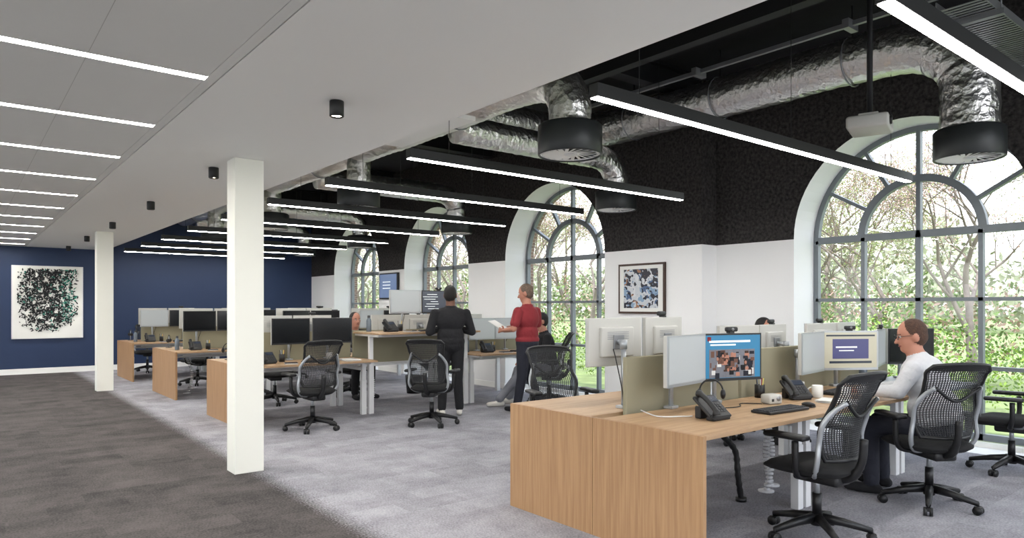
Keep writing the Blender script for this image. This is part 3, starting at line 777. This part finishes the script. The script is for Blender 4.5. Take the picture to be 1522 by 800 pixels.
    em=bpy.data.meshes.new_from_object(ob.evaluated_get(dg)); bpy.data.objects.remove(ob)
    nf=len(em.polygons); ctr=np.zeros(nf*3); em.polygons.foreach_get('center',ctr); ctr=ctr.reshape(-1,3)
    best=np.full(nf,1e9); idx=np.zeros(nf,int); keys=[]
    for p in prims:
        k=p[-1]
        if k not in keys: keys.append(k)
        if p[0]=='c':
            a=np.array(p[1]);b=np.array(p[2]);ab=b-a; L2=max(ab@ab,1e-9); t=np.clip(((ctr-a)@ab)/L2,0,1); dist=np.linalg.norm(ctr-(a+t[:,None]*ab),axis=1)-(p[3]+(p[4]-p[3])*t)
        else:
            q=(ctr-np.array(p[1]))@np.array(p[3]); r=np.array(p[2]); nn=np.linalg.norm(q/r,axis=1); dist=np.linalg.norm(q,axis=1)*(1-1/np.maximum(nn,1e-6))
        w=dist<best; best[w]=dist[w]; idx[w]=keys.index(k)
    out=MB(); vs=np.zeros(len(em.vertices)*3); em.vertices.foreach_get('co',vs); vs=vs.reshape(-1,3)
    out.v=[tuple(x) for x in vs]; mi=[out.mi(k) for k in keys]
    out.f=[tuple(p.vertices) for p in em.polygons]; out.m=[mi[i] for i in idx]; out.s=[True]*nf
    bpy.data.meshes.remove(em)
    out.add(fingers.v,fingers.f,skin,True)
    for s in (-1,1):
        out.sph(h((s*.03,.079,.005)),(.013,.008,.008),'eyew',Hm,8,6); out.sph(h((s*.03,.086,.005)),(.005,.003,.005),'black',Hm,8,6)
        out.tube([h((s*.017,.087,.024)),h((s*.045,.077,.024))],.003,hair,6)
    out.tube([h((-.022,.083,-.062)),h((0,.09,-.061)),h((.022,.083,-.062))],.004,'lip',6)
    if cl.get('glasses'):
        for s in (-1,1): 
            out.tube([h((s*.032+.022*math.cos(a),.097,.003+.017*math.sin(a))) for a in np.linspace(0,2*math.pi,16,endpoint=False)],.0022,'black',5,closed=True)
            out.tube([h((s*.054,.096,.008)),h((s*.078,.0,.008))],.002,'black',5)
        out.tube([h((-.01,.098,.005)),h((.01,.098,.005))],.002,'black',5)
    o=out.obj(name,loc,rz); o.scale=(scale,)*3
    return o
stand=dict(pelvis=(0,0,.95),chest=(0,0,1.29),head=(0,.02,1.635),elL=(-.29,-.02,1.13),elR=(.29,-.02,1.13),wrL=(-.12,.22,1.17),wrR=(.12,.22,1.17),
  knL=(-.1,.02,.49),knR=(.1,.02,.49),anL=(-.12,-.01,.09),anR=(.12,-.01,.09),hdL=(.3,.8,.2),hdR=(-.3,.8,.2))
person('standing_person_in_black',(5.15,7.72,0),math.radians(-25),stand,dict(top='c_black',bot='c_black',skin='skin2',hair='hair_black',shoe='shoe_white'),head=(-.35,.1),scale=.985,jacket=True)
s2=dict(stand); s2.update(elL=(-.29,.02,1.15),wrL=(-.17,.27,1.12),elR=(.27,.02,1.14),wrR=(.10,.26,1.14),hdL=(.1,1,.05),hdR=(-.1,1,.05),anL=(-.1,.1,.09),anR=(.12,-.12,.09),head=(0,.03,1.635),chest=(0,.0,1.29))
person('standing_man_in_red_shirt',(6.12,7.28,0),math.radians(14),s2,dict(top='c_red',bot='c_navy',skin='skin',hair='hair_grey',shoe='c_black'),head=(.42,-.2),short=True)
mb=MB(); mb.box((0,0,0),(.21,.28,.004),'paper',Matrix.Rotation(.5,3,'X')); mb.box((0,0,.008),(.2,.27,.003),'paper',Matrix.Rotation(.5,3,'X')@Matrix.Rotation(.1,3,'Z')); mb.obj('held_documents',(5.98,7.73,1.18),math.radians(20))
sit=dict(pelvis=(0,-.05,.56),chest=(0,.02,.90),head=(0,.10,1.235),elL=(-.25,.16,.80),elR=(.25,.16,.80),wrL=(-.14,.40,.80),wrR=(.14,.40,.80),
  knL=(-.13,.40,.53),knR=(.13,.40,.53),anL=(-.14,.38,.09),anR=(.14,.38,.09),hdL=(.2,1,-.05),hdR=(-.2,1,-.05),pnL=(0,0,-1),pnR=(0,0,-1))
sm_=dict(sit); sm_.update(wrL=(-.17,.44,.80),wrR=(.13,.42,.80),elL=(-.28,.16,.82),elR=(.28,.16,.82),chest=(0,.05,.905),head=(0,.14,1.225))
person('seated_man_in_white_shirt',(5.73,2.08,0),math.radians(8),sm_,dict(top='c_white',bot='c_navy',skin='skin',hair='hair_brown',shoe='c_black',glasses=True,belly=.04),head=(.5,-.15))
sw=dict(sit); sw.update(head=(0,.09,1.20))
person('seated_woman_with_dark_hair',(6.95,4.28,0),math.radians(165),sw,dict(top='c_white',bot='c_black',skin='skin',hair='hair_black',shoe='c_black'),head=(0,-.2),long_hair=True,fem=True)
ss=dict(sit); ss.update(knL=(-.13,.42,.50),anL=(-.15,.75,.09),knR=(.13,.42,.50),anR=(.12,.55,.09),wrL=(-.12,.33,.62),wrR=(.12,.33,.62),elL=(-.24,.1,.72),elR=(.24,.1,.72))
person('seated_person_in_dark_top',(6.88,7.72,0),math.radians(62),ss,dict(top='c_black',bot='c_grey',skin='skin',hair='hair_black',shoe='shoe_white'),head=(0,-.1),fem=True)
person('seated_woman_at_far_desk',(5.0,10.35,0),math.radians(180),sit,dict(top='c_grey',bot='c_black',skin='skin',hair='hair_black',shoe='c_black'),long_hair=True,fem=True)
chair(6.95,4.31,165); chair(5.0,10.38,180)

# ------------------------------------------------------------------ outside
mb=MB(); mb.add([(8.6,-60,-.16),(140,-60,-.16),(140,140,-.16),(8.6,140,-.16)],[(0,1,2,3)],'grass'); mb.obj('lawn')
mb=MB(); mb.add([(-60,-60,-.17),(8.6,-60,-.17),(8.6,140,-.17),(-60,140,-.17)],[(0,1,2,3)],'paving'); mb.obj('paved_terrace')  # unseen ground, added in neutral grey to keep green bounce off the ceiling
def leafcloud(name,k,blobs,n,size,loc=(0,0,0),seed=1,k2=None,frac=.2):
    r=random.Random(seed); mb=MB(); W=[b[3]*b[4]+b[4]*b[5]+b[3]*b[5] for b in blobs]
    for i in range(n):
        b=r.choices(blobs,W)[0]; d=V((r.gauss(0,1),r.gauss(0,1),r.gauss(0,1))).normalized(); q=r.uniform(.72,1.05)
        p=V((b[0]+d.x*b[3]*q,b[1]+d.y*b[4]*q,b[2]+d.z*b[5]*q))
        if p.z<-.05+size: continue
        a=V((r.gauss(0,1),r.gauss(0,1),r.gauss(0,1))).normalized(); c=a.cross(d); 
        if c.length<.1: continue
        c.normalize(); s=size*r.uniform(.6,1.3)
        mb.add([p-a*s,p-c*s*.5,p+a*s,p+c*s*.5],[(0,1,2,3)],k2 if (k2 and r.random()<frac) else k)
    return mb.obj(name,loc)
rr=random.Random(4)
bl=[(12+rr.uniform(-.6,.8),y,rr.uniform(.2,.6),rr.uniform(.6,1.0),rr.uniform(.6,1.1),rr.uniform(.5,1.1)) for y in np.arange(-4,36,.9)]
leafcloud('hedge','leaf',bl,62000,.034,seed=2,k2='leaf2',frac=.3)
bl=[(17.5+rr.uniform(-1,1),y,rr.uniform(.3,1.4),rr.uniform(1,1.8),rr.uniform(1.0,2.2),rr.uniform(.8,1.8)) for y in np.arange(-2,48,2.0)]
leafcloud('shrub_border','leaf2',bl,36000,.06,seed=5,k2='bud',frac=.4)
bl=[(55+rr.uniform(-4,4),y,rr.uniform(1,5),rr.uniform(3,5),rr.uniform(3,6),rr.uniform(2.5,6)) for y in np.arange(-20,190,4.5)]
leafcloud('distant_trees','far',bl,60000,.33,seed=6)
def tree(seed,H0=6.5,depth=5,k3='bud'):
    r=random.Random(seed); mb=MB()
    def br(p,d,L,rad,k):
        pts=[p];q=p.copy();dd=d.copy()
        for i in range(4):
            dd=(dd+V((r.gauss(0,.12),r.gauss(0,.12),r.gauss(0,.08)+.03))).normalized(); q=q+dd*L/4; pts.append(q.copy())
        mb.tube(pts,[rad*(1-.12*i) for i in range(5)],'bark',6 if k>2 else 4,cap=False)
        if k<=2:
            for i in range(32 if k==0 else 11):
                t=r.choice(pts)+V((r.gauss(0,.15),r.gauss(0,.15),r.gauss(0,.15))); s=r.uniform(.012,.024); a=V((r.gauss(0,1),r.gauss(0,1),r.gauss(0,1))).normalized(); c=a.orthogonal().normalized()
                mb.add([t-a*s,t-c*s*.6,t+a*s,t+c*s*.6],[(0,1,2,3)],k3 if r.random()<.7 else 'budg')
        if k==0: return
        for i in range(3 if k>1 else 4):
            a=r.uniform(0,2*math.pi); o=dd.orthogonal().normalized(); o.rotate(Matrix.Rotation(a,3,dd)); nd=(dd*r.uniform(.6,1.0)+o*r.uniform(.5,.9)+V((0,0,.1))).normalized()
            br(pts[r.choice((2,3,4,4))],nd,L*r.uniform(.62,.85),rad*.55,k-1)
    br(V((0,0,-.03)),V((0,0,1)),H0*.3,.09,depth); return mb.mesh('garden_tree')
TR=[tree(3),tree(8,k3='budg'),tree(15)]
for i,(x,y,rz,s) in enumerate(((14.8,4.6,0,1.1),(15.5,7.6,1,1.0),(14.5,6.2,2.5,.9),(20,9.5,2,1.3),(21,5,3,1.3),(14.4,14.2,1,1.1),(15,17,2,1.2),(20,20.5,.5,1.4),(14.2,20.5,3,1.1),(15,24.5,1.4,1.2),(15,29,2,1.2),(20,27,.3,1.4),(23,35,1,1.5),(22,13,1,1.4))):
    o=place(TR[i%3],'garden_tree',(x,y,-.12),rz); o.scale=(s,)*3

# ------------------------------------------------------------------ lighting
w=bpy.data.worlds.new('overcast_sky'); scene.world=w; w.use_nodes=True; nt=w.node_tree; bg=nt.nodes['Background']
tc=nt.nodes.new('ShaderNodeTexCoord'); sx=nt.nodes.new('ShaderNodeSeparateXYZ'); rp=nt.nodes.new('ShaderNodeValToRGB')
rp.color_ramp.elements[0].position=0; rp.color_ramp.elements[0].color=(.95,.95,.97,1); rp.color_ramp.elements[1].position=.6; rp.color_ramp.elements[1].color=(.76,.85,1,1)
nt.links.new(tc.outputs['Generated'],sx.inputs[0]); nt.links.new(sx.outputs['Z'],rp.inputs[0]); nt.links.new(rp.outputs[0],bg.inputs[0]); bg.inputs[1].default_value=1.6
sun=bpy.data.lights.new('sun','SUN'); sun.energy=2.0; sun.angle=.02; sun.color=(1,.96,.9); so=bpy.data.objects.new('sun',sun); scene.collection.objects.link(so)
so.rotation_euler=V((-.35,.1,.95)).to_track_quat('Z','Y').to_euler()
